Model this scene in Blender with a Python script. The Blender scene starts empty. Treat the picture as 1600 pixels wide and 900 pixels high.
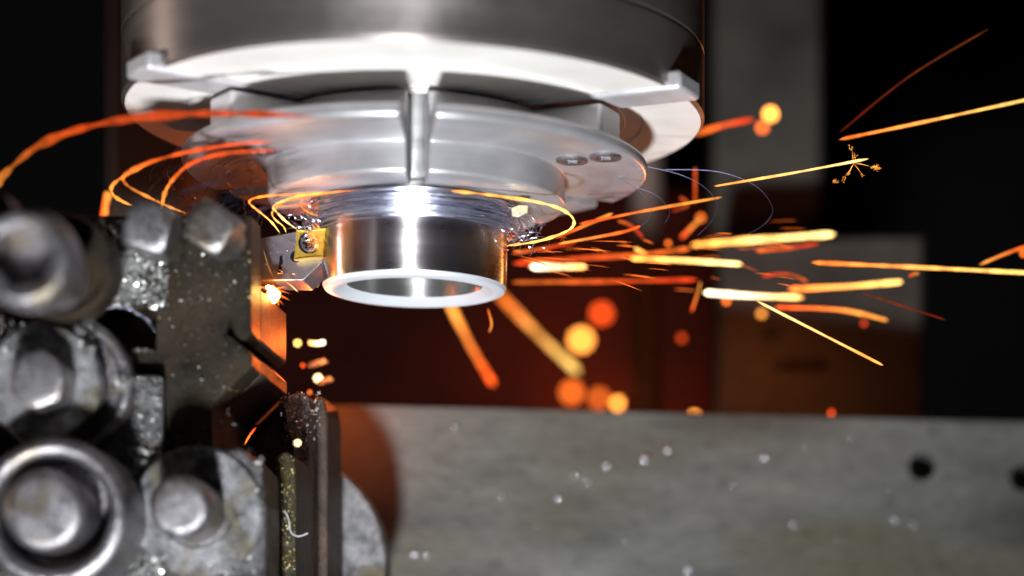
import bpy, bmesh, math, random
from mathutils import Vector, Matrix
R = math.radians
rnd = random.Random(7)
C = bpy.context.scene.collection
sc = bpy.context.scene

# ------------------------------------------------------------------ camera, world, lamps, exposure
F, CX, CY = 4000.0, 1200.0, 1196.0          # focal length and principal point, in photograph pixels
def P(px, py, Y):
    return Vector(((px - CX) / F * Y, Y, (CY - py) / F * Y))
FOCUS = 1.018
cd = bpy.data.cameras.new('camera'); cam = bpy.data.objects.new('camera', cd); C.objects.link(cam)
cam.rotation_euler = (R(90), 0, 0)
cd.lens = 90; cd.sensor_width = 36; cd.sensor_fit = 'HORIZONTAL'
cd.shift_x = -0.25; cd.shift_y = 0.46625
cd.clip_start = 0.01; cd.clip_end = 50
cd.dof.use_dof = True; cd.dof.focus_distance = FOCUS; cd.dof.aperture_fstop = 2.8
sc.camera = cam
w = bpy.data.worlds.new('World'); sc.world = w; w.use_nodes = True
w.node_tree.nodes['Background'].inputs[0].default_value = (0.75, 0.70, 0.68, 1)
w.node_tree.nodes['Background'].inputs[1].default_value = 0.006
def lamp(name, loc, target, size, power, col, spread=180):
    l = bpy.data.lights.new(name, 'AREA'); l.shape = 'DISK'; l.size = size; l.energy = power; l.color = col; l.spread = R(spread)
    o = bpy.data.objects.new(name, l); C.objects.link(o); o.location = loc
    o.rotation_euler = (Vector(target) - Vector(loc)).to_track_quat('-Z', 'Y').to_euler()
    return o
lamp('work_lamp', (-0.13, 0.12, -0.57), (-0.19, 1.03, 0.19), 0.13, 5.4, (0.93, 0.96, 1.0), 75)
lamp('side_lamp', (-1.09, 1.128, 0.26), (-0.14, 1.03, 0.25), 0.05, 1.1, (1.0, 0.80, 0.68))
def spark_lamp(name, p, power, col, rad=.003):
    l = bpy.data.lights.new(name, 'POINT'); l.energy = power; l.color = col; l.shadow_soft_size = rad
    o = bpy.data.objects.new(name, l); C.objects.link(o); o.location = p
spark_lamp('glow_of_hot_clump', P(436,461,1.012), .030, (1,.20,.03), .0025)
spark_lamp('glow_of_hot_blob', P(497,536,1.09), .14, (1,.16,.02))
spark_lamp('glow_of_embers', P(915,600,1.80), 2.2, (1,.16,.018))
spark_lamp('glow_of_streaks', P(1180,466,1.17), .12, (1,.22,.04), .002)
sc.view_settings.view_transform = 'Standard'; sc.view_settings.look = 'None'
sc.view_settings.exposure = 0; sc.view_settings.gamma = 1
sc.cycles.use_denoising = True
sc.cycles.max_bounces = 8
sc.cycles.sample_clamp_indirect = 6

# ------------------------------------------------------------------ helpers
def tag(o, label=None, cat=None, group=None, kind=None):
    if label: o['label'] = label
    if cat: o['category'] = cat
    if group: o['group'] = group
    if kind: o['kind'] = kind
    return o
def obj(name, bm, mat, parent=None, smooth=True, bevel=0, loc=None):
    bmesh.ops.recalc_face_normals(bm, faces=bm.faces)
    me = bpy.data.meshes.new(name); bm.to_mesh(me); bm.free()
    me.materials.append(mat)
    o = bpy.data.objects.new(name, me); C.objects.link(o)
    if smooth:
        for p in me.polygons: p.use_smooth = True
        try: me.set_sharp_from_angle(angle=R(32))
        except Exception: pass
    if bevel:
        b = o.modifiers.new('bevel', 'BEVEL'); b.width = bevel; b.segments = 2; b.limit_method = 'ANGLE'; b.angle_limit = R(28)
    if loc is not None: o.location = loc
    if parent: o.parent = parent
    return o
def empty(name, loc, label, cat, group=None):
    o = bpy.data.objects.new(name, None); C.objects.link(o); o.location = loc; o.empty_display_size = 0.01
    return tag(o, label, cat, group)
def child(o, parent):
    """parent o keeping its world place (parents here are never rotated)"""
    o.parent = parent; o.location = Vector(o.location) - world_loc(parent); return o
def world_loc(o):
    v = Vector(o.location)
    while o.parent: o = o.parent; v += Vector(o.location)
    return v
YAX = Matrix(((1,0,0),(0,0,-1),(0,1,0)))      # local +Z (height) -> world -Y (towards the camera), local y -> world z
def rings(bm, prof, n=72, origin=(0,0,0), M=None, a0=0.0, a1=2*math.pi, cap0=True, cap1=True):
    """surface through rings; prof = [(radius or f(angle), height)]"""
    full = abs(a1 - a0 - 2*math.pi) < 1e-6
    k = n if full else n + 1
    rows = []
    for r, h in prof:
        row = []
        for i in range(k):
            a = a0 + (a1 - a0) * i / n
            q = r(a) if callable(r) else r
            v = Vector((q*math.cos(a), q*math.sin(a), h))
            if M is not None: v = M @ v
            row.append(bm.verts.new(v + Vector(origin)))
        rows.append(row)
    for A, B in zip(rows, rows[1:]):
        for i in range(n):
            j = (i+1) % k
            bm.faces.new((A[i], A[j], B[j], B[i]))
    if full:
        if cap0: bm.faces.new(rows[0])
        if cap1: bm.faces.new(rows[-1])
    return rows
def sector(bm, prof, a0, a1, n=24):
    """closed (r,z) profile swept over part of a turn"""
    rows = []
    for i in range(n+1):
        a = a0 + (a1-a0)*i/n
        rows.append([bm.verts.new((r*math.cos(a), r*math.sin(a), z)) for r, z in prof])
    m = len(prof)
    for A, B in zip(rows, rows[1:]):
        for i in range(m): bm.faces.new((A[i], A[(i+1)%m], B[(i+1)%m], B[i]))
    bm.faces.new(rows[0]); bm.faces.new(rows[-1])
def ngon_r(sides, apothem, rot=0.0, clip=None):
    def f(a):
        s = 2*math.pi/sides
        t = (a - rot) % s - s/2
        r = apothem/math.cos(t)
        return min(r, clip) if clip else r
    return f
def prism(bm, poly, Y0, Y1, ref=None):
    """poly in photograph pixels read at depth ref (default Y0), extruded straight back from Y0 to Y1"""
    ref = ref or Y0
    pts = [P(x, y, ref) for x, y in poly]
    a = [bm.verts.new((p.x, Y0, p.z)) for p in pts]; b = [bm.verts.new((p.x, Y1, p.z)) for p in pts]
    bm.faces.new(a); bm.faces.new(b)
    for i in range(len(a)):
        j = (i+1) % len(a); bm.faces.new((a[i], a[j], b[j], b[i]))
def catmull(pts, per=6):
    out = []
    for i in range(len(pts)-1):
        p0 = pts[max(i-1,0)]; p1 = pts[i]; p2 = pts[i+1]; p3 = pts[min(i+2, len(pts)-1)]
        for k in range(per):
            t = k/per
            out.append(0.5*((2*p1)+(p2-p0)*t+(2*p0-5*p1+4*p2-p3)*t*t+(3*p1-p0-3*p2+p3)*t**3))
    out.append(pts[-1]); return out
def tube(bm, pts, r, n=6, taper=0.0):
    m = len(pts); rows = []
    up = Vector((0.123, 0.3, 0.95)).normalized()
    for i, p in enumerate(pts):
        d = (pts[min(i+1, m-1)] - pts[max(i-1, 0)])
        if d.length < 1e-9: d = Vector((1,0,0))
        d.normalize()
        u = d.cross(up); u = u.normalized() if u.length > 1e-4 else Vector((1,0,0)); v = d.cross(u)
        t = i/(m-1) if m > 1 else 0
        rr = r(t) if callable(r) else r
        if taper: rr *= max(0.08, min(1, min(t, 1-t)/taper))
        rows.append([bm.verts.new(p + (u*math.cos(2*math.pi*k/n) + v*math.sin(2*math.pi*k/n))*rr) for k in range(n)])
    for A, B in zip(rows, rows[1:]):
        for k in range(n): bm.faces.new((A[k], A[(k+1)%n], B[(k+1)%n], B[k]))
    bm.faces.new(rows[0]); bm.faces.new(rows[-1])
def flake(bm, c, s, rg):
    """one bent metal chip"""
    M = Matrix.Rotation(rg.uniform(0,6.28),3,'X') @ Matrix.Rotation(rg.uniform(0,6.28),3,'Y') @ Matrix.Rotation(rg.uniform(0,6.28),3,'Z')
    a, b, h = s*rg.uniform(.5,1.2), s*rg.uniform(.3,.7), s*rg.uniform(.15,.4)
    co = [(-a,-b,0),(a,-b*.7,h),(a*.8,b,0),(-a,b,h*.7),(0,0,h*2)]
    v = [bm.verts.new(Vector(c) + M @ Vector(q)) for q in co]
    for f in ((0,1,4),(1,2,4),(2,3,4),(3,0,4),(3,2,1,0)): bm.faces.new([v[i] for i in f])
def drop(bm, c, s, rg, flat=0.6):
    m = bmesh.ops.create_icosphere(bm, subdivisions=2, radius=s)
    sx, sz = rg.uniform(.8,1.3), rg.uniform(.8,1.2)
    for v in m['verts']:
        v.co = Vector((v.co.x*sx, v.co.y*flat, v.co.z*sz)) + Vector(c)

# ------------------------------------------------------------------ materials
def newmat(name):
    m = bpy.data.materials.new(name); m.use_nodes = True
    nt = m.node_tree; return m, nt, nt.nodes['Principled BSDF'], nt.nodes, nt.links
def ramp(N, pts):
    r = N.new('ShaderNodeValToRGB'); e = r.color_ramp.elements
    e[0].position, e[0].color = pts[0][0], (*pts[0][1], 1); e[1].position, e[1].color = pts[-1][0], (*pts[-1][1], 1)
    for p, c in pts[1:-1]:
        q = e.new(p); q.color = (*c, 1)
    return r
def grimy(name, dark, light, rough=(.3,.6), metallic=.6, scale=60, bump=.3, bscale=500, stain=None, stretch=(1,1,1), bdist=0.0004, spots=0.0):
    """worn oily metal: two tones in soft clouds, finer grime, stains, grain"""
    m, nt, b, N, L = newmat(name)
    tc = N.new('ShaderNodeTexCoord'); mp = N.new('ShaderNodeMapping'); mp.inputs['Scale'].default_value = stretch
    L.new(tc.outputs['Object'], mp.inputs[0])
    n1 = N.new('ShaderNodeTexNoise'); n1.inputs['Scale'].default_value = scale; n1.inputs['Detail'].default_value = 6; n1.inputs['Roughness'].default_value = .62
    n2 = N.new('ShaderNodeTexNoise'); n2.inputs['Scale'].default_value = bscale; n2.inputs['Detail'].default_value = 4; n2.inputs['Roughness'].default_value = .7
    L.new(mp.outputs[0], n1.inputs[0]); L.new(mp.outputs[0], n2.inputs[0])
    r1 = ramp(N, [(.32, dark), (.68, light)]); L.new(n1.outputs[0], r1.inputs[0])
    col = r1.outputs[0]
    if stain:
        n3 = N.new('ShaderNodeTexNoise'); n3.inputs['Scale'].default_value = scale*.45; n3.inputs['Detail'].default_value = 5; n3.inputs['Distortion'].default_value = .8
        L.new(mp.outputs[0], n3.inputs[0])
        r3 = ramp(N, [(.50, (0,0,0)), (.66, (1,1,1))]); L.new(n3.outputs[0], r3.inputs[0])
        mx = N.new('ShaderNodeMix'); mx.data_type = 'RGBA'; L.new(r3.outputs[0], mx.inputs[0]); L.new(col, mx.inputs[6]); mx.inputs[7].default_value = (*stain, 1)
        col = mx.outputs[2]
    if spots:
        n4 = N.new('ShaderNodeTexNoise'); n4.inputs['Scale'].default_value = bscale*1.1; n4.inputs['Detail'].default_value = 2
        L.new(mp.outputs[0], n4.inputs[0])
        r4 = ramp(N, [(.60, (0,0,0)), (.66, (1,1,1))]); L.new(n4.outputs[0], r4.inputs[0])
        ms = N.new('ShaderNodeMath'); ms.operation = 'MULTIPLY'; ms.inputs[1].default_value = spots; L.new(r4.outputs[0], ms.inputs[0])
        mx = N.new('ShaderNodeMix'); mx.data_type = 'RGBA'; L.new(ms.outputs[0], mx.inputs[0]); L.new(col, mx.inputs[6]); mx.inputs[7].default_value = (.01,.008,.006,1)
        col = mx.outputs[2]
    L.new(col, b.inputs['Base Color'])
    rr = N.new('ShaderNodeMapRange'); rr.inputs[3].default_value = rough[0]; rr.inputs[4].default_value = rough[1]; rr.inputs[1].default_value=.3; rr.inputs[2].default_value=.7
    L.new(n2.outputs[0], rr.inputs[0]); L.new(rr.outputs[0], b.inputs['Roughness'])
    b.inputs['Metallic'].default_value = metallic
    if bump:
        bp = N.new('ShaderNodeBump'); bp.inputs['Strength'].default_value = bump; bp.inputs['Distance'].default_value = bdist
        L.new(n2.outputs[0], bp.inputs['Height']); L.new(bp.outputs[0], b.inputs['Normal'])
    return m
def turned(name, col, rough, metallic=1.0, ring=900, bump=.25, vary=.15, aniso=0.0, dist=0.0002):
    """metal turned about its own z axis: fine rings on faces and round the sides"""
    m, nt, b, N, L = newmat(name)
    tc = N.new('ShaderNodeTexCoord'); sp = N.new('ShaderNodeSeparateXYZ'); L.new(tc.outputs['Object'], sp.inputs[0])
    xy = N.new('ShaderNodeCombineXYZ'); L.new(sp.outputs[0], xy.inputs[0]); L.new(sp.outputs[1], xy.inputs[1])
    ln = N.new('ShaderNodeVectorMath'); ln.operation = 'LENGTH'; L.new(xy.outputs[0], ln.inputs[0])
    cb = N.new('ShaderNodeCombineXYZ'); L.new(ln.outputs['Value'], cb.inputs[0]); L.new(sp.outputs[2], cb.inputs[1])
    n1 = N.new('ShaderNodeTexNoise'); n1.inputs['Scale'].default_value = ring; n1.inputs['Detail'].default_value = 3
    n2 = N.new('ShaderNodeTexNoise'); n2.inputs['Scale'].default_value = ring*.12; n2.inputs['Detail'].default_value = 4
    L.new(cb.outputs[0], n1.inputs[0]); L.new(cb.outputs[0], n2.inputs[0])
    n3 = N.new('ShaderNodeTexNoise'); n3.inputs['Scale'].default_value = 45; n3.inputs['Detail'].default_value = 6; L.new(tc.outputs['Object'], n3.inputs[0])
    ad = N.new('ShaderNodeMath'); ad.operation = 'ADD'; L.new(n2.outputs[0], ad.inputs[0]); L.new(n3.outputs[0], ad.inputs[1])
    lo = tuple(c*(1-vary*1.6) for c in col)
    r = ramp(N, [(.35, lo), (.62, col)])
    hf = N.new('ShaderNodeMath'); hf.operation = 'MULTIPLY'; hf.inputs[1].default_value = .5; L.new(ad.outputs[0], hf.inputs[0])
    L.new(hf.outputs[0], r.inputs[0]); L.new(r.outputs[0], b.inputs['Base Color'])
    rr = N.new('ShaderNodeMapRange'); rr.inputs[1].default_value=.35; rr.inputs[2].default_value=.65; rr.inputs[3].default_value = rough*.8; rr.inputs[4].default_value = rough*1.25
    L.new(hf.outputs[0], rr.inputs[0]); L.new(rr.outputs[0], b.inputs['Roughness'])
    bp = N.new('ShaderNodeBump'); bp.inputs['Strength'].default_value = bump; bp.inputs['Distance'].default_value = dist
    L.new(n1.outputs[0], bp.inputs['Height']); L.new(bp.outputs[0], b.inputs['Normal'])
    b.inputs['Metallic'].default_value = metallic
    if aniso:
        b.inputs['Anisotropic'].default_value = aniso
        tg = N.new('ShaderNodeTangent'); tg.direction_type = 'RADIAL'; tg.axis = 'Z'; b.inputs['Anisotropic Rotation'].default_value = .25; L.new(tg.outputs[0], b.inputs['Tangent'])
    return m
def plain(name, col, rough=.4, metallic=0.0):
    m, nt, b, N, L = newmat(name)
    n = N.new('ShaderNodeTexNoise'); n.inputs['Scale'].default_value = 700; n.inputs['Detail'].default_value = 3
    tc = N.new('ShaderNodeTexCoord'); L.new(tc.outputs['Object'], n.inputs[0])
    r = ramp(N, [(.3, tuple(c*.75 for c in col)), (.7, col)]); L.new(n.outputs[0], r.inputs[0]); L.new(r.outputs[0], b.inputs['Base Color'])
    b.inputs['Roughness'].default_value = rough; b.inputs['Metallic'].default_value = metallic
    return m
_glow = {}
def glow(col, strength):
    key = (tuple(round(c,3) for c in col), round(strength, 1))
    if key not in _glow:
        m, nt, b, N, L = newmat('glowing_metal')
        b.inputs['Base Color'].default_value = (.01,.006,.004,1); b.inputs['Specular IOR Level'].default_value = 0; b.inputs['Roughness'].default_value = 1
        n = N.new('ShaderNodeTexNoise'); n.inputs['Scale'].default_value = 160; tc = N.new('ShaderNodeTexCoord'); L.new(tc.outputs['Object'], n.inputs[0])
        mr = N.new('ShaderNodeMapRange'); mr.inputs[1].default_value=.3; mr.inputs[2].default_value=.7; mr.inputs[3].default_value = strength*.55; mr.inputs[4].default_value = strength*1.45
        L.new(n.outputs[0], mr.inputs[0]); L.new(mr.outputs[0], b.inputs['Emission Strength'])
        b.inputs['Emission Color'].default_value = (*col, 1)
        _glow[key] = m
    return _glow[key]

M_body   = turned('chuck_side_steel', (.36,.325,.305), .40, .85, 700, .2, .12, .8)
M_face   = turned('chuck_face_steel', (.74,.715,.67), .55, .10, 600, .4, .08)
M_jaw    = turned('jaw_steel', (.53,.52,.535), .36, .55, 420, .6, .25)
M_basejaw = turned('base_jaw_steel', (.60,.59,.60), .4, .4, 500, .2, .2)
M_bore   = plain('dark_bore', (.03,.028,.026), .6)
M_raw    = turned('workpiece_skin', (.36,.36,.355), .36, .9, 1100, .25, .15, .85)
M_shine  = turned('freshly_cut_steel', (.62,.58,.59), .30, 1.0, 1500, .06, .12, .95)
M_ring   = turned('faced_steel', (.74,.77,.81), .40, .45, 1500, .15, .04)
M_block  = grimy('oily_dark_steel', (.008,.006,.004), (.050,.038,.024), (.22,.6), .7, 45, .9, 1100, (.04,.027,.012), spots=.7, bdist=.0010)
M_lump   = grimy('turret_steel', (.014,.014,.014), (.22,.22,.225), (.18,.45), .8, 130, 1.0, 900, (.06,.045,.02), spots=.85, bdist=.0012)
M_disc   = grimy('disc_steel', (.04,.04,.042), (.30,.30,.31), (.22,.5), .75, 110, 1.0, 700, (.10,.085,.05), spots=.5, bdist=.0008)
M_bolt   = grimy('bolt_steel', (.15,.14,.15), (.40,.385,.40), (.22,.42), .88, 120, .8, 600, (.20,.17,.13), spots=.4, bdist=.0006)
M_brown  = grimy('brown_oily_steel', (.03,.020,.014), (.10,.07,.05), (.35,.6), .4, 60, .9, 900, spots=.8, bdist=.0008)
M_plate  = grimy('grey_bed_steel', (.048,.049,.045), (.155,.156,.138), (.34,.62), .4, 30, .5, 420, (.095,.088,.062), stretch=(.30,1,1), spots=.25)
M_col    = grimy('column_paint', (.014,.013,.010), (.050,.046,.037), (.4,.6), .1, 12, .05, 200)
M_coll   = grimy('brown_column_paint', (.10,.07,.055), (.15,.11,.09), (.4,.6), .1, 12, .05, 200)
M_block2 = grimy('block_paint', (.008,.007,.005), (.050,.045,.035), (.4,.6), .1, 12, .05, 200)
M_wall   = grimy('back_wall_paint', (.0012,.0011,.001), (.003,.0025,.0022), (.8,.9), 0, 6, 0, 100)
M_wall.node_tree.nodes['Principled BSDF'].inputs['Specular IOR Level'].default_value = .1
M_panel = grimy('painted_red_glow', (.0015,.0003,.0001), (.013,.0021,.0006), (.8,.9), 0, 14, 0, 100)  # red spark glow on the back wall, put into the colour
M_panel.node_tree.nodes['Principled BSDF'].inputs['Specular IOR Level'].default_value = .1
M_shank  = grimy('holder_steel', (.17,.17,.19), (.27,.27,.30), (.34,.5), .8, 80, .12, 900, bdist=.0001)
M_speck  = plain('gold_speck', (.9,.72,.35), .45, .4)
M_gold   = grimy('gold_coating', (.62,.44,.06), (.80,.60,.12), (.26,.4), .75, 120, .08, 900, bdist=.0001)
M_black  = plain('black_oil_and_recess_shade', (.004,.004,.006), .6)  # real oil, and shade painted into the socket, recess and corner hole
M_black.node_tree.nodes['Principled BSDF'].inputs['Specular IOR Level'].default_value = .1
M_screw  = grimy('screw_steel', (.07,.07,.09), (.15,.15,.20), (.45,.6), .95, 200, .1, 900, bdist=.0001)
M_chip   = plain('bright_chips', (.60,.60,.58), .38, .8)
M_blue   = plain('blued_swarf', (.72,.75,.92), .25, .9)
M_dkblue = plain('dark_blue_swarf', (.25,.24,.42), .3, .9)
M_drop   = plain('coolant', (.75,.78,.85), .17, .9)
M_hair   = plain('white_fibre', (.8,.8,.8), .5)

# ------------------------------------------------------------------ setting behind
bm = bmesh.new()
a = [(-1.3,2.1,-.9),(1.3,2.1,-.9),(1.3,2.1,1.3),(-1.3,2.1,1.3)]
for y in (0,): bm.faces.new([bm.verts.new(v) for v in a])
b2 = [bm.verts.new((x,2.15,z)) for x,_,z in a]; bm.faces.new(b2)
obj('back_wall', bm, M_wall, smooth=False)['kind'] = 'structure'

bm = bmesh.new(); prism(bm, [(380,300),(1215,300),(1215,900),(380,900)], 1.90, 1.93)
tag(obj('red_glow_panel', bm, M_panel, bevel=.004), 'added dark red panel, coloured as spark glow behind the embers', 'panel')  # added panel that carries the wall's red glow in its colour
# ---- columns and block
bm = bmesh.new(); prism(bm, [(1112,-260),(1284,-260),(1284,900),(1112,900)], 1.34, 1.50)
tag(obj('machine_column', bm, M_col, bevel=.003), 'out of focus olive grey column right of the spinning chuck', 'column')
bm = bmesh.new(); prism(bm, [(168,-260),(282,-260),(282,900),(168,900)], 1.26, 1.34)
tag(obj('machine_column', bm, M_coll, bevel=.003), 'out of focus brown column behind the left side of the chuck', 'column')
bm = bmesh.new(); prism(bm, [(1120,372),(1444,366),(1442,900),(1118,900)], 1.28, 1.325)
prism(bm, [(1210,560),(1290,560),(1290,575),(1210,575)], 1.275, 1.28)
tag(obj('guide_block', bm, M_block2, bevel=.004), 'blurred grey block with orange glow on it behind the sparks', 'block')
bm = bmesh.new()
for x, wd in ((1010,26),):
    rings(bm, [(.008,-.1),(.008,.5)], 24, P(x, 1196, 1.36))
tag(obj('vertical_rod', bm, M_coll), 'dim reddish upright rod under the sparks behind the bed plate', 'rod')

# ---- bed plate, turned a little about the vertical
def plate_pt(px, py):
    Y0, Y1 = 1.145, 1.205
    # intersect the view ray with the yawed plane through the two ends
    X0, X1 = (440-CX)/F*Y0, (1640-CX)/F*Y1
    k = (Y1-Y0)/(X1-X0); u = (px-CX)/F
    Y = (Y0 - k*X0)/(1 - k*u)
    return P(px, py, Y)
def circle_cut_plate():
    bm = bmesh.new()
    holes = [(1440,730,21),(1599,747,21)]
    tl, tr = plate_pt(300,627), plate_pt(1760,664)
    bl, br = Vector(plate_pt(300,1000)), Vector(plate_pt(1760,1000))
    th = Vector((0,.04,0))
    # front grid in px with round holes: fan around each hole inside a square cell, strips elsewhere
    xs = [300, 1400, 1480, 1559, 1639, 1760]; ytop = lambda x: 627 + (x-300)*37/1460
    def V(px,py,d=0): 
        p = plate_pt(px,py); return bm.verts.new(p + th*d)
    def quad(a,b,c,d): bm.faces.new([V(*a),V(*b),V(*c),V(*d)])
    for x0, x1 in ((300,1400),(1480,1559),(1639,1760)):
        n = 12
        for i in range(n):
            a, b = x0+(x1-x0)*i/n, x0+(x1-x0)*(i+1)/n
            quad((a,ytop(a)),(b,ytop(b)),(b,1000),(a,1000))
    for (hx,hy,hr),(x0,x1) in zip(holes, ((1400,1480),(1559,1639))):
        y0, y1 = hy-40, hy+40
        quad((x0,ytop(x0)),(x1,ytop(x1)),(x1,y0),(x0,y0)); quad((x0,y1),(x1,y1),(x1,1000),(x0,1000))
        n = 32
        for i in range(n):
            A, B = 2*math.pi*i/n, 2*math.pi*(i+1)/n
            def sq(t):
                c, s = math.cos(t), math.sin(t); m = max(abs(c),abs(s)); return (hx+40*c/m, hy+40*s/m)
            ca, cb = (hx+hr*math.cos(A), hy+hr*math.sin(A)), (hx+hr*math.cos(B), hy+hr*math.sin(B))
            quad(sq(A), sq(B), cb, ca)
            bm.faces.new([V(*ca), V(*cb), V(*cb,.8), V(*ca,.8)])
        bm.faces.new([V(hx+hr*math.cos(2*math.pi*i/n), hy+hr*math.sin(2*math.pi*i/n), .8) for i in range(n)])
    bm.faces.new([V(300,627), V(1760,664), V(1760,664,1), V(300,627,1)])
    bm.faces.new([V(300,627,1), V(1760,664,1), V(1760,1000,1), V(300,1000,1)])
    bmesh.ops.remove_doubles(bm, verts=bm.verts, dist=1e-5)
    return bm
bed = obj('bed_plate', circle_cut_plate(), M_plate, smooth=False)
tag(bed, 'wide blurred grey steel plate with two round holes at lower right', 'plate')
drops = [(948,728,11,'wide pale'),(1007,718,12,'brightest blue white'),(1043,704,8,'small grey'),(918,752,8,'faint grey'),(897,743,7,'dim olive'),(872,778,10,'pale blue'),(1194,714,8,'pale'),(1398,812,9,'cool white'),(1427,820,6,'tiny'),(1075,890,11,'yellowish white'),(647,866,10,'deep blue'),(668,868,7,'dull grey'),(785,775,6,'faint'),(1385,765,5,'tiny cool'),(712,668,7,'faint blue'),(840,820,5,'tiny faint'),(1145,757,6,'small dim'),(1310,842,5,'minute'),(1260,700,4,'minute pale'),(980,845,5,'small faint'),(1500,850,5,'lonely small'),(1240,820,6,'soft grey'),(1330,690,4,'speck like')]
near = ['beside the bright blue one on the grey plate','centre of the plate, just right of the wide one','above and right of the brightest one','left of the wide pale one','leftmost of the cluster mid plate','below the cluster toward the left of the plate','alone right of the cluster','low on the plate left of the round hole','just right of the cool white one','at the bottom edge of the plate','in the dark shadow at the foot of the plate','next to the deep blue one','left of the pale blue one','below left of the round hole','close under the top edge near the shadow','low left on the plate','right of the cluster at middle height','low right of the plate centre','high between cluster and round hole','low under the cluster','in the lower right corner of the plate','low left of the tiny cool one','just left of the round hole near the top']
for (x,y,r,d),wh in zip(drops, near):
    bm = bmesh.new(); p = plate_pt(x,y); drop(bm, (0,0,0), r*.52/F*p.y*(1.0), rnd, .7)
    tag(obj('coolant_drop', bm, M_drop, loc=p + Vector((0,-.0006,0))), f'{d} coolant drop {wh}', 'drop', 'coolant drops on the bed plate')

# ------------------------------------------------------------------ chuck
AX = Vector((-0.1405, 1.025, 0))
chuck = empty('lathe_chuck', AX + Vector((0,0,.2583)), 'large round steel lathe chuck hanging at the top with three stepped jaws', 'chuck')
ZF, RB = .2583, .1150
bm = bmesh.new()
prof = [(.0400,.40),(.0400,ZF+.0012),(.0412,ZF),(.0455,ZF),(.0460,ZF+.0006),(.0472,ZF+.0006),(.0477,ZF),(.0515,ZF),(.0520,ZF+.0007),(.0535,ZF+.0007),(.054,ZF),
        (.083,ZF),(.0835,ZF+.0006),(.0900,ZF+.0006),(.0905,ZF),(.1135,ZF)]
rings(bm, prof, 160, cap0=False, cap1=False)
face = child(obj('front_face', bm, M_face, loc=AX), chuck)
bm = bmesh.new()
rings(bm, [(.1135,ZF),(RB,ZF+.0014),(RB,.2835),(RB-.0007,.2838),(RB-.0007,.2850),(RB,.2853),(RB,.42)], 160, cap0=False)
side = child(obj('body', bm, M_body, loc=AX), chuck)
def bolt_cap(R_, H, sock, depth, axis_down=True, origin=(0,0,0)):
    bm = bmesh.new()
    hx = ngon_r(6, sock)
    M = Matrix(((1,0,0),(0,-1,0),(0,0,-1))) if axis_down else YAX
    rings(bm, [(R_,0),(R_,H*.88),(R_*.94,H),(sock*1.25,H),(hx,H-.0004),(hx,H-depth)], 48, origin, M, cap0=True, cap1=True)
    return bm
for k, adeg in enumerate((218, 338, 98)):
    a = R(adeg); hw = R(56)
    rad, tan = Vector((math.cos(a), math.sin(a), 0)), Vector((-math.sin(a), math.cos(a), 0))
    # stepped top jaw
    bm = bmesh.new()
    sector(bm, [(.0379,.2240),(.0570,.2236),(.0590,.2246),(.0590,.2365),(.0905,.2365),(.0920,.2378),(.0920,.2412),(.0900,.2425),(.0600,.2440),(.0560,.2560),(.0400,.2560)], a-hw, a+hw, 60)
    jaw = child(obj('jaw', bm, M_jaw, bevel=.0007, loc=AX), chuck)
    # serrated base jaw that slides in the body
    bm = bmesh.new()
    def bx(r0, r1, h, z0, z1):
        vs = [bm.verts.new(rad*r + tan*t + Vector((0,0,z))) for z in (z0,z1) for r, t in ((r0,-h),(r1,-h),(r1,h),(r0,h))]
        for f in ((0,1,2,3),(4,5,6,7),(0,1,5,4),(1,2,6,5),(2,3,7,6),(3,0,4,7)): bm.faces.new([vs[i] for i in f])
    bx(.0430, .1196, .0098, .2568, .2645)
    bx(.0430, .0860, .0090, .2425, .2552)
    bj = obj('base_jaw', bm, M_basejaw, bevel=.0016); bj.parent = jaw
    for rr in (.069, .0835):
        bm = bolt_cap(.0062, .0012, .0030, .0032, origin=(0,0,0))
        bo = obj('jaw_bolt', bm, M_bolt); bo.location = rad*rr + Vector((0,0,.2366)); bo.parent = jaw
        bo.location = rad*rr + Vector((0,0,.2366))

# ------------------------------------------------------------------ workpiece
work = empty('workpiece', AX + Vector((0,0,.19)), 'shiny steel tube held in the chuck and being turned', 'tube')
WX = AX + Vector((-0.0009,0,0)); WR = .0371; ZW = .1892
bm = bmesh.new()
rings(bm, [(.0376,.34),(.0376,.2150),(.0374,.2143)], 128, cap1=False)
child(obj('rough_skin', bm, M_raw, loc=WX), work)
bm = bmesh.new()
rings(bm, [(.0374,.2143),(WR-.0002,.2138),(WR-.0004,.2125),(WR-.0004,.1940),(WR-.0006,.1915)], 128, cap0=False, cap1=False)
child(obj('turned_band', bm, M_shine, loc=WX), work)
bm = bmesh.new()
rings(bm, [(WR-.0006,.1915),(WR-.0014,.1900),(WR-.0036,ZW),(.0315,ZW),(.0305,ZW+.0005),(.0270,ZW+.0032)], 128, cap0=False, cap1=False)
child(obj('end_ring', bm, M_ring, loc=WX), work)
bm = bmesh.new()
rings(bm, [(.0270,ZW+.0032),(.0268,ZW+.004),(.0268,.30)], 96, cap0=False, cap1=True)
child(obj('bore', bm, M_raw, loc=WX), work)

# ------------------------------------------------------------------ tool holder with insert
hold = empty('tool_holder', P(440,410,1.012), 'grey steel tool holder with a gold insert cutting the workpiece', 'tool holder')
bm = bmesh.new()
prism(bm, [(340,372),(408,372),(424,368.6),(440,366),(461,362),(504,362),(504,409),(474,438.5),(340,438.5)], 1.013, 1.034)
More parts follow.
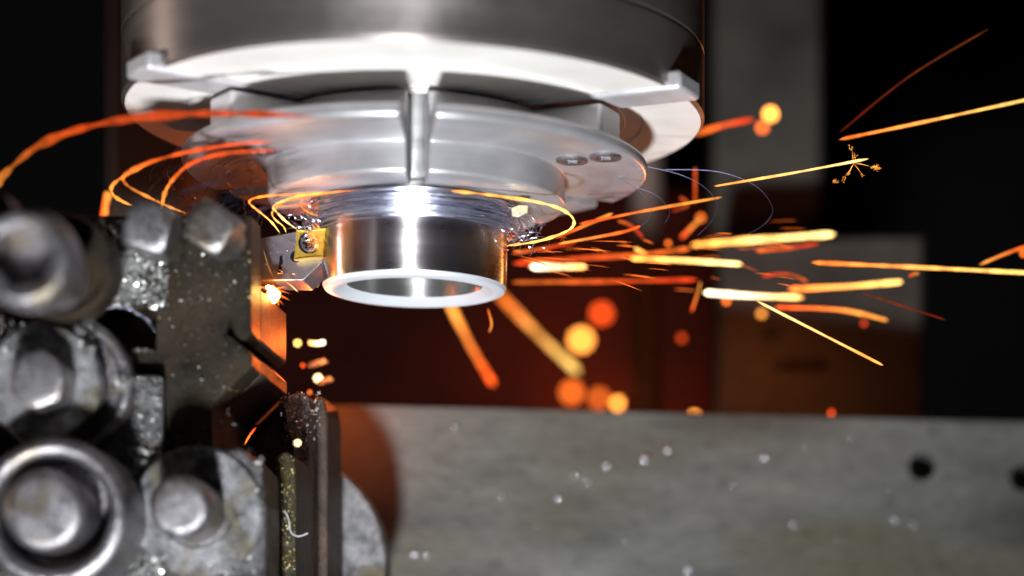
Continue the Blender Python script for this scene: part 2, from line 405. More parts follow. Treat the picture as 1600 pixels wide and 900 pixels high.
# a relieved flank under the cutting corner
o = child(obj('shank', bm, M_shank, bevel=.0004), hold)
bm = bmesh.new()
rings(bm, [(.0020,0),(.0020,.0007)], 32, P(462,402,1.0131), YAX)
child(obj('corner_relief', bm, M_black), hold)  # black disc paints the dark of the small hole
bm = bmesh.new()
Yi = 1.0085
def edge(a, b, n, bow):
    out = []
    for i in range(n):
        t = i/n; x = a[0]+(b[0]-a[0])*t; y = a[1]+(b[1]-a[1])*t
        dx, dy = b[0]-a[0], b[1]-a[1]; l = math.hypot(dx,dy); k = bow*4*t*(1-t)
        out.append((x - dy/l*k, y + dx/l*k))
    return out
cs = [(463,359),(509.5,356.5),(504.5,401.5),(459,406)]
poly = []
for i in range(4): poly += edge(cs[i], cs[(i+1)%4], 6, .9)
# ground top face with raised chip-breaker rim
pts = [P(x,y,Yi) for x,y in poly]; c0 = sum(pts, Vector())/len(pts)
lay = []
for s, dy in ((.97,.0046),(1.0,0.0),(.955,0.0),(.91,.0007),(.80,.0007)):
    lay.append([bm.verts.new(c0 + (p-c0)*s + Vector((0,dy,0))) for p in pts])
for A, B in zip(lay, lay[1:]):
    for i in range(len(A)): bm.faces.new((A[i], A[(i+1)%len(A)], B[(i+1)%len(A)], B[i]))
bm.faces.new(lay[0]); bm.faces.new(lay[-1])
ins = child(obj('cutting_insert', bm, M_gold), hold)
ins['label'] = 'square gold coated cutting insert'
sp = P(482.5,379.5,Yi)
bm = bmesh.new(); rings(bm, [(.0042,-.0012),(.0042,.00005),(.0034,.00005),(.0034,-.0012)], 40, sp, YAX)
s = obj('screw_recess', bm, M_black); s.parent = ins  # black ring paints the shade round the screw head
bm = bmesh.new()
def torx(a): return .0021*(1+.2*math.cos(6*a))
rings(bm, [(.0034,-.0012),(.0034,.0001),(.0031,.00035),(.0027,.0003),(torx,.0003),(torx,-.0016)], 72, sp, YAX)
s = obj('clamp_screw', bm, M_screw); s.parent = ins
bm = bmesh.new(); rings(bm, [(torx,-.0002),(lambda a: torx(a)*.2,-.0006)], 48, sp, YAX)
s2 = obj('star_socket', bm, M_black); s2.parent = s  # black fill paints the shade inside the socket
bm = bmesh.new()
stain = [(437,400),(441,399),(442,410),(440,418),(438,426),(434,427),(436,414)]
prism(bm, stain, 1.0128, 1.0131)
child(obj('oil_smear', bm, M_black), hold)
bm = bmesh.new()
for _ in range(26):
    x, y = rnd.uniform(412,500), rnd.uniform(366,436)
    if (x-474)+(y-409) > 26 or (x > 455 and y < 410): continue
    drop(bm, P(x,y,1.0128), rnd.uniform(.0001,.00030), rnd)
for _ in range(10): drop(bm, P(436+rnd.uniform(-3,5), 424+rnd.uniform(-3,4), 1.0128), rnd.uniform(.0001,.00028), rnd)
o = child(obj('oil_droplets', bm, M_drop), hold); o['kind'] = 'stuff'

# ------------------------------------------------------------------ tool post (turret) with its bolts
post = empty('tool_post', P(250,700,1.0), 'dark oily tool post with blurred bolts filling the lower left', 'tool post')
YF = .965
bm = bmesh.new()
front = [(-160,336),(392,336),(392,520),(379,531),(368,526),(359,505),(352,524),(362,524),(393,554),(393,573),(342,622),(331,634),(331,760),(256,760),(256,588),(243,577),(205,577),(205,548),(243,545),(243,492),(236,484),(150,478),(-160,478)]
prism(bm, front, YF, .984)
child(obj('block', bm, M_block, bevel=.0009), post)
bm = bmesh.new()
rear = [(-160,478),(-160,438),(392,438),(392,520),(379,531),(362,524),(393,554),(393,573),(342,622),(331,634),(331,760),(-160,760)]
prism(bm, rear, .9842, 1.036, YF)
child(obj('rear_block', bm, M_brown, bevel=.0005), post)
bm = bmesh.new()
prism(bm, [(-160,470),(-160,600),(300,600),(300,470)], .9835, .9841, YF)
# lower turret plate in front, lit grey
bm2 = bmesh.new(); bm.free()
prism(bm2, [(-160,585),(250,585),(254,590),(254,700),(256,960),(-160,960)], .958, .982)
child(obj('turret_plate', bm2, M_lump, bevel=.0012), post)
bm = bmesh.new()
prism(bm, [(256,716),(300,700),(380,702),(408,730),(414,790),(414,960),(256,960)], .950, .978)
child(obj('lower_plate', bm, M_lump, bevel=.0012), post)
bm = bmesh.new(); prism(bm, [(331,690),(345,655),(404,664),(450,618),(478,640),(478,960),(331,960)], 1.0365, 1.045)
child(obj('base_plate', bm, M_brown), post)
# upright round-topped key, speckled, in focus
def arch(x0, x1, ytop, ybot):
    xm, r = (x0+x1)/2, (x1-x0)/2
    return [(xm-r*math.cos(t), ytop+r*2.0-r*2.0*math.sin(t)) for t in [math.pi*i/14 for i in range(15)]] + [(x1,ybot),(x0,ybot)]
bm = bmesh.new(); prism(bm, arch(428,462,706,960), .992, 1.03)
M_key = grimy('speckled_key_steel', (.012,.011,.007), (.09,.08,.045), (.25,.5), .6, 200, 1.0, 1400, (.05,.04,.012), spots=.8, bdist=.0008)
key = child(obj('key', bm, M_key, bevel=.001), post)
bm = bmesh.new(); prism(bm, [(410,735),(428,742),(428,960),(410,960)], .978, .992, .98)
child(obj('edge_strip', bm, M_disc, bevel=.0006), post)
bm = bmesh.new(); prism(bm, [(440,632),(452,618),(470,610),(482,622),(484,960),(455,960),(455,700)], 1.031, 1.05)
child(obj('grey_rib', bm, M_lump, bevel=.001), post)
bm = bmesh.new(); prism(bm, [(470,640),(488,622),(506,620),(512,650),(512,960),(470,960)], 1.051, 1.085)
child(obj('brown_rib', bm, M_brown, bevel=.001), post)
bm = bmesh.new(); rings(bm, [(.0500,0),(.0500,.012),(.0490,.013)], 96, P(430,885,1.105), YAX)
child(obj('rear_disc', bm, M_disc), post)
# --- bolts
def sqbolt(cx, cy, Yh, half, rot, H, name, lab, mat=M_bolt):
    s = half/F*Yh*1.08
    sq = ngon_r(4, s, R(rot), s*1.36); 
    bm = bmesh.new()
    rings(bm, [(s*.98,-H*1.3),(s*.98,-H*.75),(lambda a: min(sq(a),s*1.12),-H*.74),(sq,-H*.66),(sq,-s*.42)] + [((lambda a, k=k: min(sq(a), s*(.72+.62*math.sin(k)))), -s*.42*(1-math.cos(k))) for k in (1.4,1.2,1.0,.8,.6,.4,.2)] + [(s*.72,0),(s*.3,0)], 96, P(cx,cy,Yh), YAX)
    o = child(obj(name, bm, mat), post); o['label'] = lab; return o
sqbolt(229,352,.936,33,28,.021,'set_screw','tilted square head screw, left of the pair')
sqbolt(327,352,.936,32,12,.021,'set_screw','square head screw nearest the cutting tool')
# big socket cap screw, closest and most blurred
bm = bmesh.new()
hxs = ngon_r(6, .0098, R(10))
rings(bm, [(.0105,.0),(.0108,.028),(.0160,.030),(.0174,.032),(.0176,.0375),(.0172,.0405),(.0160,.0428),(.0142,.0440),(.0126,.044),(hxs,.0435),(hxs,.031)], 96, P(34,400,.866)+Vector((0,.044,0)), YAX)
o = child(obj('cap_screw', bm, M_bolt), post); o['label'] = 'big socket head screw, most out of focus'
bm = bmesh.new(); rings(bm, [(.0195,-.01),(.0195,.0015),(.0185,.003),(.0165,.003),(.0158,.001)], 72, P(98,418,.935), YAX)
o2 = child(obj('clamp_disc', bm, M_block), post)
bm = bmesh.new(); rings(bm, [(.0130,0),(.0130,.075)], 48, P(60,410,.960), YAX)
child(obj('screw_shank', bm, M_bolt), post)
# hex bolt on its disc
s = 42/F*.925; hx = ngon_r(6, s, R(20), s*1.13)
bm = bmesh.new(); rings(bm, [(hx,-.016),(hx,-s*.4)] + [((lambda a, k=k: min(hx(a), s*(.74+.45*math.sin(k)))), -s*.4*(1-math.cos(k))) for k in (1.4,1.2,1.0,.8,.6,.4,.2)] + [(s*.74,0),(s*.3,0)], 96, P(57,592,.925), YAX)
o = child(obj('hex_bolt', bm, M_bolt), post); o['label'] = 'hexagon head bolt below the big socket screw'
bm = bmesh.new(); rings(bm, [(.0215,-.009),(.0215,0),(.0205,.001)], 72, P(68,598,.942), YAX)
child(obj('clamp_disc', bm, M_disc), post)
bm = bmesh.new(); rings(bm, [(.0265,-.004),(.0265,.000),(.0261,.0016),(.0252,.0027),(.0240,.003),(.0226,.0026),(.0214,.0012)], 72, P(98,602,.953), YAX)
child(obj('outer_disc', bm, M_bolt), post)
# recessed cylinder screw at the bottom left
bm = bmesh.new(); rings(bm, [(.0275,-.03),(.0275,-.0050),(.0272,-.0032),(.0263,-.0014),(.0250,-.0004),(.0236,-.0001),(.0222,-.0005),(.0209,-.0018),(.0201,-.0040),(.0198,-.022)], 96, P(80,800,.920), YAX, cap0=False)
child(obj('counterbore_ring', bm, M_bolt), post)
bm = bmesh.new(); rings(bm, [(.0148,-.022),(.0148,-.0045)] + [(.0108+.0040*math.sin(k), -.0042*(1-math.cos(k))) for k in (1.4,1.2,1.0,.8,.6,.4,.2)] + [(.0108,0),(.004,0)], 96, P(67,797,.915), YAX)
o = child(obj('recessed_screw', bm, M_bolt), post); o['label'] = 'round screw head sunk in a bright ring'
# round stud on a wide washer
bm = bmesh.new(); rings(bm, [(.0113,-.030),(.0113,-.0040)] + [(.0079+.0034*math.sin(k), -.0038*(1-math.cos(k))) for k in (1.4,1.2,1.0,.8,.6,.4,.2)] + [(.0079,0),(.003,0)], 96, P(279,789,.922), YAX)
o = child(obj('stud', bm, M_bolt), post); o['label'] = 'round stud standing on a wide washer'
bm = bmesh.new(); rings(bm, [(.0245,-.004),(.0245,0),(.0235,.001),(.0135,.001),(.0130,.0)], 96, P(308,800,.949), YAX)
child(obj('washer', bm, M_disc), post)
# grit caked on the post
def scatter(name, mat, regions, seedv, jitter=.0012):
    rg = random.Random(seedv); bm = bmesh.new()
    for (x0,y0,x1,y1,n,s,Y) in regions:
        for _ in range(n):
            u, v = rg.random(), rg.random()
            x, y = x0+(x1-x0)*u, y0+(y1-y0)*v
            ss = s*(.35+rg.random()**2.2)
            flake(bm, P(x,y,Y) + Vector((0,-rg.random()*jitter,0)), ss, rg)
    return obj(name, bm, mat, smooth=False)
ch = scatter('metal_grit', M_chip, [
    (70,342,390,480,300,.0006,.9645),(110,345,222,480,1300,.0011,.9640),(165,390,262,478,900,.0011,.9640),(180,345,240,420,300,.0011,.9640),
    (206,590,252,715,500,.0005,.9575),(200,700,235,900,500,.0008,.9570),(206,700,232,900,90,.0017,.9565),(205,840,262,900,260,.0010,.955),(215,870,262,900,30,.0018,.948),(120,500,150,560,40,.0014,.938),(180,590,212,615,30,.0012,.947),(0,500,40,600,160,.0005,.94),(110,560,150,620,100,.0005,.94),(300,700,400,890,260,.0004,.9475),
    (235,476,243,482,30,.0011,.964),(205,546,240,550,20,.0008,.964),(398,715,414,800,60,.0008,.949),(255,510,380,700,60,.0006,.9645),
    (440,612,500,690,160,.0008,1.03),(412,740,428,900,120,.0006,.977),(463,640,482,880,100,.0006,1.030),(300,870,400,900,60,.0009,.949)], 3)
tag(ch, 'bright metal grit caked over the oily tool post', 'metal grit', kind='stuff')
ch = scatter('brass_specks', M_speck, [(430,712,461,895,120,.0005,.9917),(430,712,461,895,200,.00028,.9917),(395,450,440,545,0,.0003,1.0),(150,350,390,700,50,.0006,.9645),(200,740,240,880,30,.0010,.956)], 5, .0003)
tag(ch, 'fine golden specks sprinkled on the speckled key and block', 'metal specks', kind='stuff')
# row of drops along the rim of the dark pocket
for i,(x,y,r) in enumerate([(188,480,4),(197,481,4),(204,483,5),(211,488,4),(216,491,5),(229,498,4),(234,502,4),(147,497,4),(137,501,5),(130,507,4)]):
    pass
bm = bmesh.new()
for (x,y,r) in [(188,480,4),(197,481,4),(204,483,5),(211,488,4),(216,491,5),(229,498,4),(234,502,4),(147,497,4),(137,501,5),(130,507,4),(241,516,3)]:
    drop(bm, P(x,y,.960), r*.0001, rnd, 1)
tube(bm, catmull([P(x,y,.9605) for x,y in ((125,512),(150,494),(180,479),(205,483),(225,496),(243,518))]), .00022, 5)
tag(obj('swarf_strand', bm, M_blue), 'curled bluish swarf strand beaded with drops over the dark pocket', 'swarf')
bm = bmesh.new()
tube(bm, catmull([P(x,y,.988) for x,y in ((444,798),(449,806),(452,817),(453,828),(458,835),(468,838),(481,833))]), .00016, 5)
tag(obj('fibre', bm, M_hair), 'thin white curved hair stuck on the speckled key', 'fibre')
# drops glinting on the upper end of the ribs
for (x,y,r,l) in [(494,618,5,'small blue rimmed drop on the ribs just under the hot speck'),(497,636,5,'small grey drop in the middle of the row on the ribs'),(502,655,6,'blue white drop lowest in the row on the ribs'),(462,618,5,'grey drop at the top left end of the ribs')]:
    bm = bmesh.new(); drop(bm, (0,0,0), r*.00011, rnd, 1)
    tag(obj('coolant_drop', bm, M_drop, loc=P(x,y,1.06)), l, 'drop', 'coolant drops on the ribs')

# ------------------------------------------------------------------ swarf wound round the workpiece
rg = random.Random(11)
def arc(a0, a1, r0, r1, z0, z1, n=14, wob=.0004):
    out = []
    for i in range(n+1):
        t = i/n; a = R(a0+(a1-a0)*t); r = r0+(r1-r0)*t + rg.uniform(-wob,wob); z = z0+(z1-z0)*t + rg.uniform(-wob,wob)*.4
        out.append(AX + Vector((r*math.cos(a), r*math.sin(a), z)))
    return out
bm = bmesh.new()
for _ in range(330):
    a0 = rg.uniform(165, 350); sp_ = rg.uniform(15, 80)
    r = .0386 + abs(rg.gauss(0,.0030)); z = rg.uniform(.2120,.2220)
    tube(bm, arc(a0, a0+sp_, r, r+rg.uniform(-.001,.002), z, z+rg.uniform(-.0012,.0012), 14, .00012), rg.choice((.00007,.0001,.00018)), 4)
for _ in range(120):
    a0 = rg.choice((rg.uniform(170,215), rg.uniform(325,370))); r = .040+rg.random()*.010; z = rg.uniform(.206,.221)
    c = AX + Vector((r*math.cos(R(a0)), r*math.sin(R(a0)), z)); q = rg.uniform(.0015,.0045)
    ax1 = Vector((rg.gauss(0,1),rg.gauss(0,1),rg.gauss(0,1))).normalized(); ax2 = ax1.orthogonal().normalized(); ax3 = ax1.cross(ax2)
    s0 = rg.uniform(0,6.28); ln = rg.uniform(1.2,4.5)
    tube(bm, [c + (ax2*math.cos(s0+ln*i/10)+ax3*math.sin(s0+ln*i/10))*q*(1+.05*i) for i in range(11)], rg.choice((.00006,.0001)), 4)
tag(obj('swarf_nest', bm, M_blue), 'tangle of fine blue white swarf wound round the shiny tube', 'swarf', kind='stuff')
bm = bmesh.new()
for _ in range(170):
    a0 = rg.uniform(172, 222); r = rg.uniform(.062,.105); z = rg.uniform(.222,.250)-.1*(r-.05)
    tube(bm, arc(a0, a0+rg.uniform(5,22), r, r+rg.uniform(-.003,.003), z-.012, z-.012+rg.uniform(-.003,.003), 8, .0004), rg.choice((.00006,.0001,.0002)), 4)
tag(obj('loose_swarf', bm, M_dkblue), 'dark violet swarf flung out under the left side of the chuck', 'swarf', kind='stuff')
wires = [([(905,262),(960,275),(1000,300),(1017,322),(1014,342),(1003,352)], 'violet hair thin swarf curl under the chuck rim, innermost of the right hand curls'),
         ([(1000,258),(1060,272),(1100,292),(1120,318),(1112,345),(1090,368)], 'violet swarf curl passing the tip of the red spark'),
         ([(1040,265),(1120,268),(1180,290),(1207,325),(1195,350),(1168,366)], 'faintest and outermost thin swarf curl before the grey column'),
         ([(985,290),(1025,305),(1046,330),(1038,350)], 'short dim swarf curl between the two violet ones')]
for pts, lab in wires:
    bm = bmesh.new(); tube(bm, catmull([P(x,y,1.03) for x,y in pts]), .00011, 5)
    tag(obj('swarf_strand', bm, M_dkblue), lab, 'swarf', 'swarf curls right of the chuck')
bm = bmesh.new(); prism(bm, [(799,325),(812,320),(825,321),(824,331),(810,338),(800,337)], .999, 1.001)
tag(obj('metal_shard', bm, plain('pale_gold_chip', (.9,.82,.55), .35, .4), bevel=.0002), 'pale yellow flat chip caught at the right of the swarf', 'metal chip')

# ------------------------------------------------------------------ glowing chips and sparks
RED, ORA, AMB, YEL, WHT = (1,.085,.012), (1,.17,.02), (1,.34,.05), (1,.58,.13), (1,.72,.34)
def depth(blur, far=True):
    q = 1/FOCUS - (blur/(4000*.0321) if far else -blur/(4000*.0321)); return 1/q
def streak(name, pts, W, col, level, lab, blur=None, far=True, core=.4, per=5, grp='sparks flying off to the right', cat='spark', taper=.0, Y=None):
    """W = width seen in the photograph; level = brightness seen; the core is thinner and hotter, defocus widens it"""
    if Y is None:
        Y = depth(W*.8 if blur is None else blur, far)
    if W > 10: core *= .72
    t = max(1.8, W*core)
    bm = bmesh.new(); ph = rnd.uniform(0, 6); base = t/2/F*Y
    L_ = math.hypot(pts[-1][0]-pts[0][0], pts[-1][1]-pts[0][1])
    tube(bm, catmull([P(x,y,Y) for x,y in pts], max(per, int(L_/len(pts)/7))), lambda q: base*(1+.16*math.sin(ph+q*L_*.05)+.07*math.sin(ph*2+q*L_*.17)), 8, taper or .06)
    flip = rnd.random() < .5
    o = obj(name, bm, glow2(COOLER[col] if flip else HOTTER[col], HOTTER[col] if flip else COOLER[col], level*W/t))
    return tag(o, lab, cat, grp)
def ember(x, y, W, col, level, lab, far=True, core=.42, grp='glowing embers'):
    Y = depth(W*.85, far); bm = bmesh.new(); t = max(3, W*core)
    bmesh.ops.create_icosphere(bm, subdivisions=2, radius=t/2/F*Y)
    for v in bm.verts: v.co *= rnd.uniform(.93,1.07)
    o = obj('ember', bm, glow(col, level/(core*core)*.9), loc=P(x,y,Y)); return tag(o, lab, 'ember', grp)
def glow2(ca, cb, strength, axis=0):
    m = glow(ca, strength).copy(); nt = m.node_tree; N, L = nt.nodes, nt.links; b = N['Principled BSDF']
    tc = N.new('ShaderNodeTexCoord'); sp = N.new('ShaderNodeSeparateXYZ'); L.new(tc.outputs['Generated'], sp.inputs[0])
    r = ramp(N, [(.15, ca), (.85, cb)]); L.new(sp.outputs[axis], r.inputs[0]); L.new(r.outputs[0], b.inputs['Emission Color'])
    return m
HOT = (1,.80,.45)
COOLER = {RED:(1,.06,.008), ORA:(1,.10,.012), AMB:(1,.20,.025), YEL:(1,.36,.06), WHT:(1,.46,.12)}
HOTTER = {RED:ORA, ORA:AMB, AMB:YEL, YEL:(1,.66,.22), WHT:(1,.82,.5)}
# curling hot chips left of the workpiece
G = 'hot chips curling off the tool'
def curl(pts, W, col, lv, lab, Y, taper=.12):
    Ys = Y if isinstance(Y, (list,tuple)) else None
    bm = bmesh.new(); n = len(pts)
    pp = [P(x,y, (Ys[0]+(Ys[1]-Ys[0])*i/(n-1)) if Ys else Y) for i,(x,y) in enumerate(pts)]
    ph = rnd.uniform(0,6)
    tube(bm, catmull(pp, 12), lambda q: W/2/F*(1+.28*math.sin(ph+q*31)+.22*math.sin(q*83+ph*2)), 6, taper)
    right = pts[0][0] > 600
    tag(obj('hot_chip', bm, glow2(col if right else HOTTER[col], HOTTER[col] if right else COOLER[col], lv, 0 if right else 2)), lab, 'hot chip', G)
curl([(12,334),(0,318),(-14,300),(-5,288),(15,264),(60,228),(120,203),(200,186),(300,178),(400,178),(490,183)], 10, ORA, .62, 'longest orange hot chip arching from the left edge below the chuck', (.985,.93))
curl([(216,325),(190,314),(175,302),(177,288),(200,272),(240,252),(300,236),(380,224),(425,222)], 4, ORA, 1.8, 'orange hot chip of the middle pair, the lower outer one', (1.0,.95))
curl([(292,334),(262,322),(232,308),(202,292),(192,278),(205,265),(250,248),(320,232),(405,221)], 3.4, ORA, 1.3, 'orange hot chip of the middle pair, the upper inner one', (1.0,.955))
curl([(252,330),(258,300),(275,275),(300,255),(350,240),(435,234)], 4.5, ORA, 1.3, 'orange hot chip dropping straight behind the left square screw', (.99,.95))
curl([(438,365),(425,348),(408,333),(392,320),(390,314),(400,309),(430,305),(480,303),(560,297)], 2.6, AMB, 3.2, 'bright orange hot chip with the sharpest bend above the tool holder', (1.012,.985))
curl([(447,364),(443,354),(430,343),(425,333),(432,324),(448,314),(490,306)], 2.0, AMB, 2.2, 'thin middle hot chip rising from the tool holder', (1.012,.99))
curl([(465,359),(447,346),(432,331),(427,323),(440,315),(470,306),(530,300)], 2.8, YEL, 3.0, 'yellow hot chip rising from the gold insert corner', (1.008,.985))
curl([(430,323),(460,321),(488,319)], 1.8, ORA, 2.0, 'short level hot chip crossing above the insert', .995)
curl([(498,338),(480,331),(470,320),(473,311),(500,304),(540,298)], 1.8, ORA, 2.4, 'small hot chip hook nearest the shiny tube', .992)
curl([(705,298),(760,304),(830,314),(870,324),(893,338),(896,352),(880,364),(840,377),(793,384)], 3.8, AMB, 2.4, 'yellow orange hot chip looping round the right of the tube', (.985,1.03), .05)
streak('hot_chip', [(170,300),(165,318),(162,345)], 21, ORA, .95, 'blurred orange lump glowing behind the top edge of the block', blur=9, far=True, core=.8, grp=G, cat='hot chip')
curl([(382,695),(388,684),(394,675),(400,668)], 2.2, RED, 4.5, 'tiny red hot sliver on the red lit lower face', 1.0, .3)
# hot burst under the tool holder
bm = bmesh.new()
for (x,y,s) in [(424,452,.0013),(428,458,.0022),(425,461,.0018),(431,464,.0014),(428,470,.0010),(419,449,.0008)]:
    m = bmesh.ops.create_icosphere(bm, subdivisions=2, radius=s)
    for v in m['verts']: v.co = v.co*rnd.uniform(.85,1.15) + P(x,y,1.000)
tag(obj('hot_chip', bm, glow(YEL, 38)), 'white hot clump burning right under the tool holder', 'hot chip', G)
burst = random.Random(4)
bm = bmesh.new()
for _ in range(90):
    a = burst.uniform(0, 6.28); l = burst.uniform(4,24); x, y = 426+burst.uniform(-6,6), 456+burst.uniform(-6,6)
    tube(bm, [P(x+math.cos(a)*l*t, y+math.sin(a)*l*t*.7+4*t*t, 1.0+burst.uniform(-.002,.004)) for t in (0,.5,1)], .00012, 4, .3)
tag(obj('spark_spray', bm, glow(ORA, 5)), 'spray of fine orange sparks round the white hot clump', 'sparks', kind='stuff')
streak('spark', [(411,388),(420,418),(429,437)], 1.2, AMB, .6, 'hair thin spark lying across the grey tool holder', blur=0, core=.35, grp='sparks by the cutting tool', taper=.3, Y=1.008)
streak('spark', [(446,440),(456,447),(466,457)], 2.2, YEL, 2.0, 'hair thin yellow spark below the tool holder edge', blur=0, core=.5, grp='sparks by the cutting tool', taper=.3, Y=1.008)
bm = bmesh.new()
for _ in range(24):
    x, y = 500+burst.uniform(-4,6), 372+burst.uniform(-12,16)
    tube(bm, [P(x,y,1.0), P(x+burst.uniform(-7,7), y+burst.uniform(-12,12), .999)], .00016, 4, .3)
tag(obj('spark_spray', bm, glow(AMB, 4.5)), 'orange glow of fine sparks where the gold insert meets the tube', 'sparks', kind='stuff')
# right side
S = streak
S('spark', [(1312,218),(1460,187),(1640,148)], 8, AMB, 1.1, 'orange streak running out of the upper right edge', blur=4, core=.55)
S('spark', [(1311,208),(1420,120),(1545,45)], 6, RED, .06, 'faint dark red streak climbing toward the upper right corner', blur=4, core=.5)
S('spark', [(1116,291),(1240,270),(1357,248)], 5, YEL, 1.5, 'thin sharp yellow streak ending in a tiny burst', blur=1.5, core=.7)
S('spark', [(905,350),(1010,329),(1128,308)], 7, ORA, .85, 'straight red orange streak level with the swarf curls', blur=3, core=.6)
S('spark', [(872,381),(930,371),(975,362),(1001,353)], 7, ORA, .9, 'wavy orange streak just above the thick white dash', blur=3, core=.6)
S('spark', [(868,372),(915,352),(958,333)], 8, ORA, .7, 'short red orange streak rising beside the looping hot chip', blur=4, core=.6)
S('spark', [(1080,383),(1190,374),(1304,366)], 20, YEL, 1.5, 'thickest pale yellow streak in front of the blurred block', blur=14, core=.5)
S('spark', [(985,404),(1070,407),(1160,413)], 15, YEL, 1.5, 'yellow white streak second below the swarf curls, left of the block', blur=11, core=.5)
S('spark', [(1268,410),(1440,418),(1640,428)], 10, AMB, 1.2, 'long orange streak leaving the right edge at mid height', blur=6, core=.55)
S('spark', [(1100,457),(1170,462),(1256,465)], 18, WHT, 1.8, 'white hot thick streak at the centre of the sparks', blur=12, core=.55)
S('spark', [(1232,452),(1330,447),(1410,440)], 17, AMB, 1.2, 'thick amber streak overlapping the right end of the white hot one', blur=12, core=.5)
S('spark', [(1182,470),(1280,520),(1380,571)], 5.5, YEL, 1.4, 'thin yellow streak slanting down to the right', blur=2, core=.65)
S('spark', [(1210,480),(1300,483),(1345,490),(1387,501)], 15, ORA, .75, 'bent orange streak under the thick amber one', blur=10, core=.5)
S('spark', [(800,441),(940,440),(1090,437)], 15, RED, .35, 'long dull red band level with the bottom of the tube', blur=11, core=.5)
S('spark', [(828,417),(872,417),(917,417)], 20, WHT, 1.9, 'short white dash immediately right of the tube', blur=11, core=.6)
S('spark', [(700,470),(738,545),(772,602)], 26, ORA, .85, 'broad orange streak falling below the tube, left of the two', blur=21, core=.45)
S('spark', [(775,455),(838,520),(905,583)], 32, AMB, .62, 'broadest orange streak falling below the tube, right of the two', blur=26, core=.45)
S('spark', [(1345,457),(1410,478),(1478,500)], 6, RED, .08, 'dim thin red streak crossing the right edge of the block', blur=4, core=.5)
S('spark', [(1530,414),(1565,399),(1612,381)], 9, ORA, .55, 'short dull orange streak at the right edge above the long one', blur=6, core=.5)
S('spark', [(1085,210),(1130,196),(1178,186)], 20, RED, .5, 'wide dull red streak behind the chuck rim', blur=13, core=.5)
S('spark', [(1064,372),(1080,356),(1096,340)], 17, ORA, .6, 'stubby orange streak tilted up above the thickest streak', blur=13, core=.45)
S('spark', [(1086,262),(1086,290),(1086,318)], 12, RED, .30, 'dim upright red streak under the chuck rim', blur=10, core=.45)
S('spark', [(1080,488),(1088,465),(1095,440)], 12, ORA, .45, 'short steep orange streak left of the white hot one', blur=10, core=.45)
S('spark', [(800,412),(900,404),(1000,398),(1080,388)], 16, RED, .42, 'long soft red band joining the tube to the thickest streak', blur=11, core=.5)
S('spark', [(800,396),(850,388),(900,378)], 12, RED, .40, 'soft red band directly under the looping hot chip', blur=8, core=.5)
S('spark', [(1180,392),(1230,388),(1280,380)], 14, RED, .35, 'soft red band just below the thickest streak', blur=10, core=.5)
S('spark', [(762,482),(768,505),(764,520)], 7, ORA, .5, 'small forked orange scrap under the tube rim', blur=5, core=.5)
S('spark', [(965,345),(985,352),(1005,372)], 10, RED, .35, 'dim curved red scrap above the wavy streak', blur=7, core=.5)
S('spark', [(1050,330),(1075,320),(1062,308)], 14, RED, .22, 'dim crooked red scrap left of the stubby orange one', blur=10, core=.5)
S('spark', [(1190,432),(1230,428),(1262,440)], 12, RED, .3, 'faint red wisp above the thick amber streak', blur=9, core=.5)
S('spark', [(992,388),(1000,392),(1012,398)], 13, AMB, .8, 'amber dab at the left end of the yellow white streak', blur=10, core=.5)
S('spark', [(1420,432),(1428,428),(1436,427)], 9, ORA, .35, 'small dull dab left under the long orange streak', blur=7, core=.5)
S('spark', [(482,535),(495,537),(508,534)], 15, WHT, 2.4, 'white hot oblong blob beside the notched tool post', blur=8, core=.6, grp='glowing embers')
bm = bmesh.new(); f_ = random.Random(21)
for _ in range(46):
    x, y = 800+f_.random()**1.3*420, 0
    y = 400 + f_.gauss(0, 8+ (x-800)*.07); a = math.atan2(y-385, x-640)*.9 + f_.gauss(0,.10); l = f_.uniform(12,70)
    Y = f_.uniform(1.0,1.10)
    tube(bm, [P(x+math.cos(a)*l*t, y+math.sin(a)*l*t+3*t*t, Y) for t in (0,.35,.7,1)], f_.choice((.0001,.00016,.00026)), 4, .4)
tag(obj('spark_spray', bm, glow(ORA, 1.6)), 'spray of fine dim orange sparks between the thick ones right of the tube', 'sparks', kind='stuff')
bm = bmesh.new()
for _ in range(60):
    x, y = 497+f_.uniform(-8,8), 372+f_.uniform(-14,14); a = f_.uniform(1.9,4.6); l = f_.uniform(6,26)
    tube(bm, [P(x+math.cos(a)*l*t, y+math.sin(a)*l*t, .998) for t in (0,.5,1)], .00009, 4, .4)
tag(obj('spark_spray', bm, glow(AMB, 2.2)), 'fine sparks spitting back over the gold insert', 'sparks', kind='stuff')
# burst at the end of the thin yellow streak
bm = bmesh.new(); b_ = random.Random(9)
def fork(p, a, l, dep):
    q = (p[0]+math.cos(a)*l, p[1]+math.sin(a)*l)
    tube(bm, [P(*p,1.02), P((p[0]+q[0])/2+b_.uniform(-2.2,2.2),(p[1]+q[1])/2+b_.uniform(-2.2,2.2),1.02), P(*q,1.02)], .00006+.00002*dep, 4, .3)
    if dep:
        for _ in range(2): fork(q, a+b_.uniform(-.5,.5), l*b_.uniform(.2,.5), dep-1)
for a, l in ((-1.7,20),(2.2,24),(.15,26),(.9,18),(-1.3,10),(2.0,14)): fork((1334,256), a, l, 2)
for _ in range(10): fork((1306,285), b_.uniform(0,6.3), 6, 0)
for _ in range(10): fork((1369,262), b_.uniform(0,6.3), 7, 0)
tag(obj('spark_burst', bm, glow(AMB, 3.5)), 'tiny branching burst at the tip of the thin yellow streak', 'spark burst')
bm = bmesh.new()
for a in (0,1,2.1,3.3,4.2,5.4): fork((880,372), a, 7, 0)
tag(obj('spark_burst', bm, glow(ORA, 2.0)), 'minute star of sparks inside the looping hot chip', 'spark burst')
E_ = ember
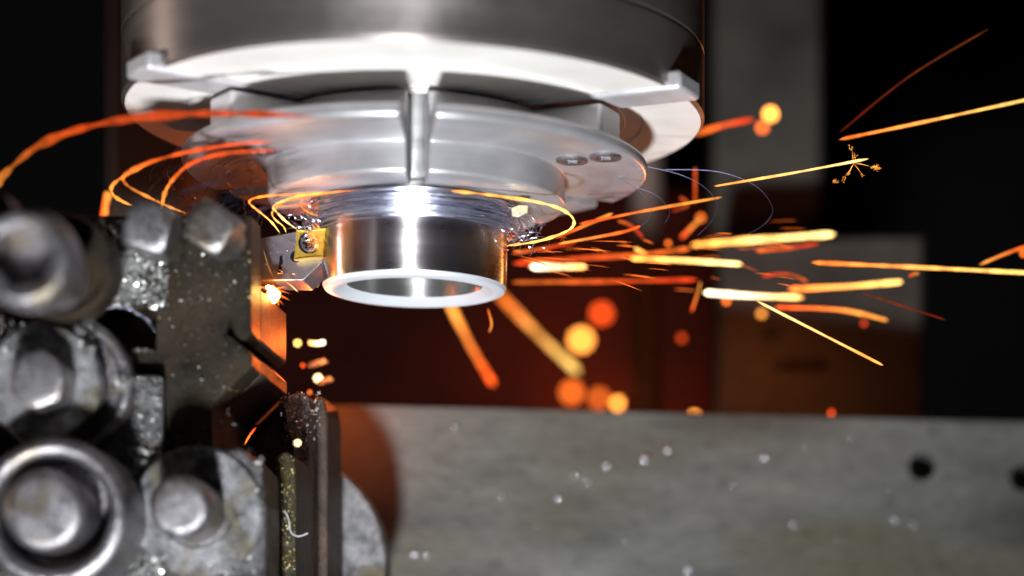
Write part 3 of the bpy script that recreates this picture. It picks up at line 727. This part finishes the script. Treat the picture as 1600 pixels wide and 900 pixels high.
E_(1204,178,32,AMB,2.1,'bright yellow round ember in front of the grey column', False)
E_(1191,199,28,ORA,.85,'orange round ember touching the underside of the bright yellow one', False)
E_(908,531,50,AMB,1.7,'largest yellow round ember below the white dash', True)
E_(940,490,47,RED,.8,'red orange round ember above right of the largest yellow one', True)
E_(893,613,48,ORA,.75,'orange round ember resting above the plate edge under the yellow one', True)
E_(936,622,44,ORA,.5,'dim orange ember half sunk behind the plate edge', True)
E_(965,630,34,AMB,1.1,'small amber ember cut in half by the plate edge', True)
E_(1085,650,28,AMB,1.2,'amber half disc ember peeping over the plate edge further right', True)
E_(1299,645,18,RED,.4,'dull red ember on the plate edge below the block', True)
E_(1065,528,26,RED,.22,'very dim red ember above the plate, left of the block', True)
E_(1044,380,16,ORA,.5,'small orange ember left of the thickest streak', True)
E_(1135,470,20,ORA,.7,'orange ember just below the white hot streak', True)
E_(1190,490,24,AMB,.5,'soft amber ember under the right part of the white hot streak', True)
E_(1095,340,22,ORA,.5,'round orange ember at the top of the stubby streak', True)
E_(1350,505,18,RED,.25,'dim red ember below the bent orange streak', True)
E_(465,536,15,YEL,1.6,'oval yellow ember left of the white hot oblong blob', True)
E_(497,591,17,WHT,2.0,'round white hot ember above the ribs of the tool post', True)
E_(473,571,11,RED,.6,'small red ember up left of the white round one', True)
E_(484,613,11,ORA,.6,'small orange ember directly under the white round one', True)
E_(465,692,13,WHT,2.0,'white hot ember glowing low among the ribs', False)
E_(495,384,9,YEL,1.0,'tiny ember on the gold insert edge', False)
E_(493,443,12,YEL,1.2,'yellow ember hanging off the corner below the tool holder', True)
E_(1600,395,18,ORA,.8,'orange ember at the right picture edge', True)
bm = bmesh.new(); prism(bm, [(485,566),(506,560),(512,566),(490,574)], 1.09, 1.091); prism(bm, [(496,594),(516,588),(520,594),(498,602)], 1.10,1.101); prism(bm, [(478,572),(486,566),(489,575)], 1.09,1.091)
tag(obj('loose_chips', bm, M_blue, smooth=False), 'few bluish loose chips in the air by the white hot ember', 'metal chips', kind='stuff')
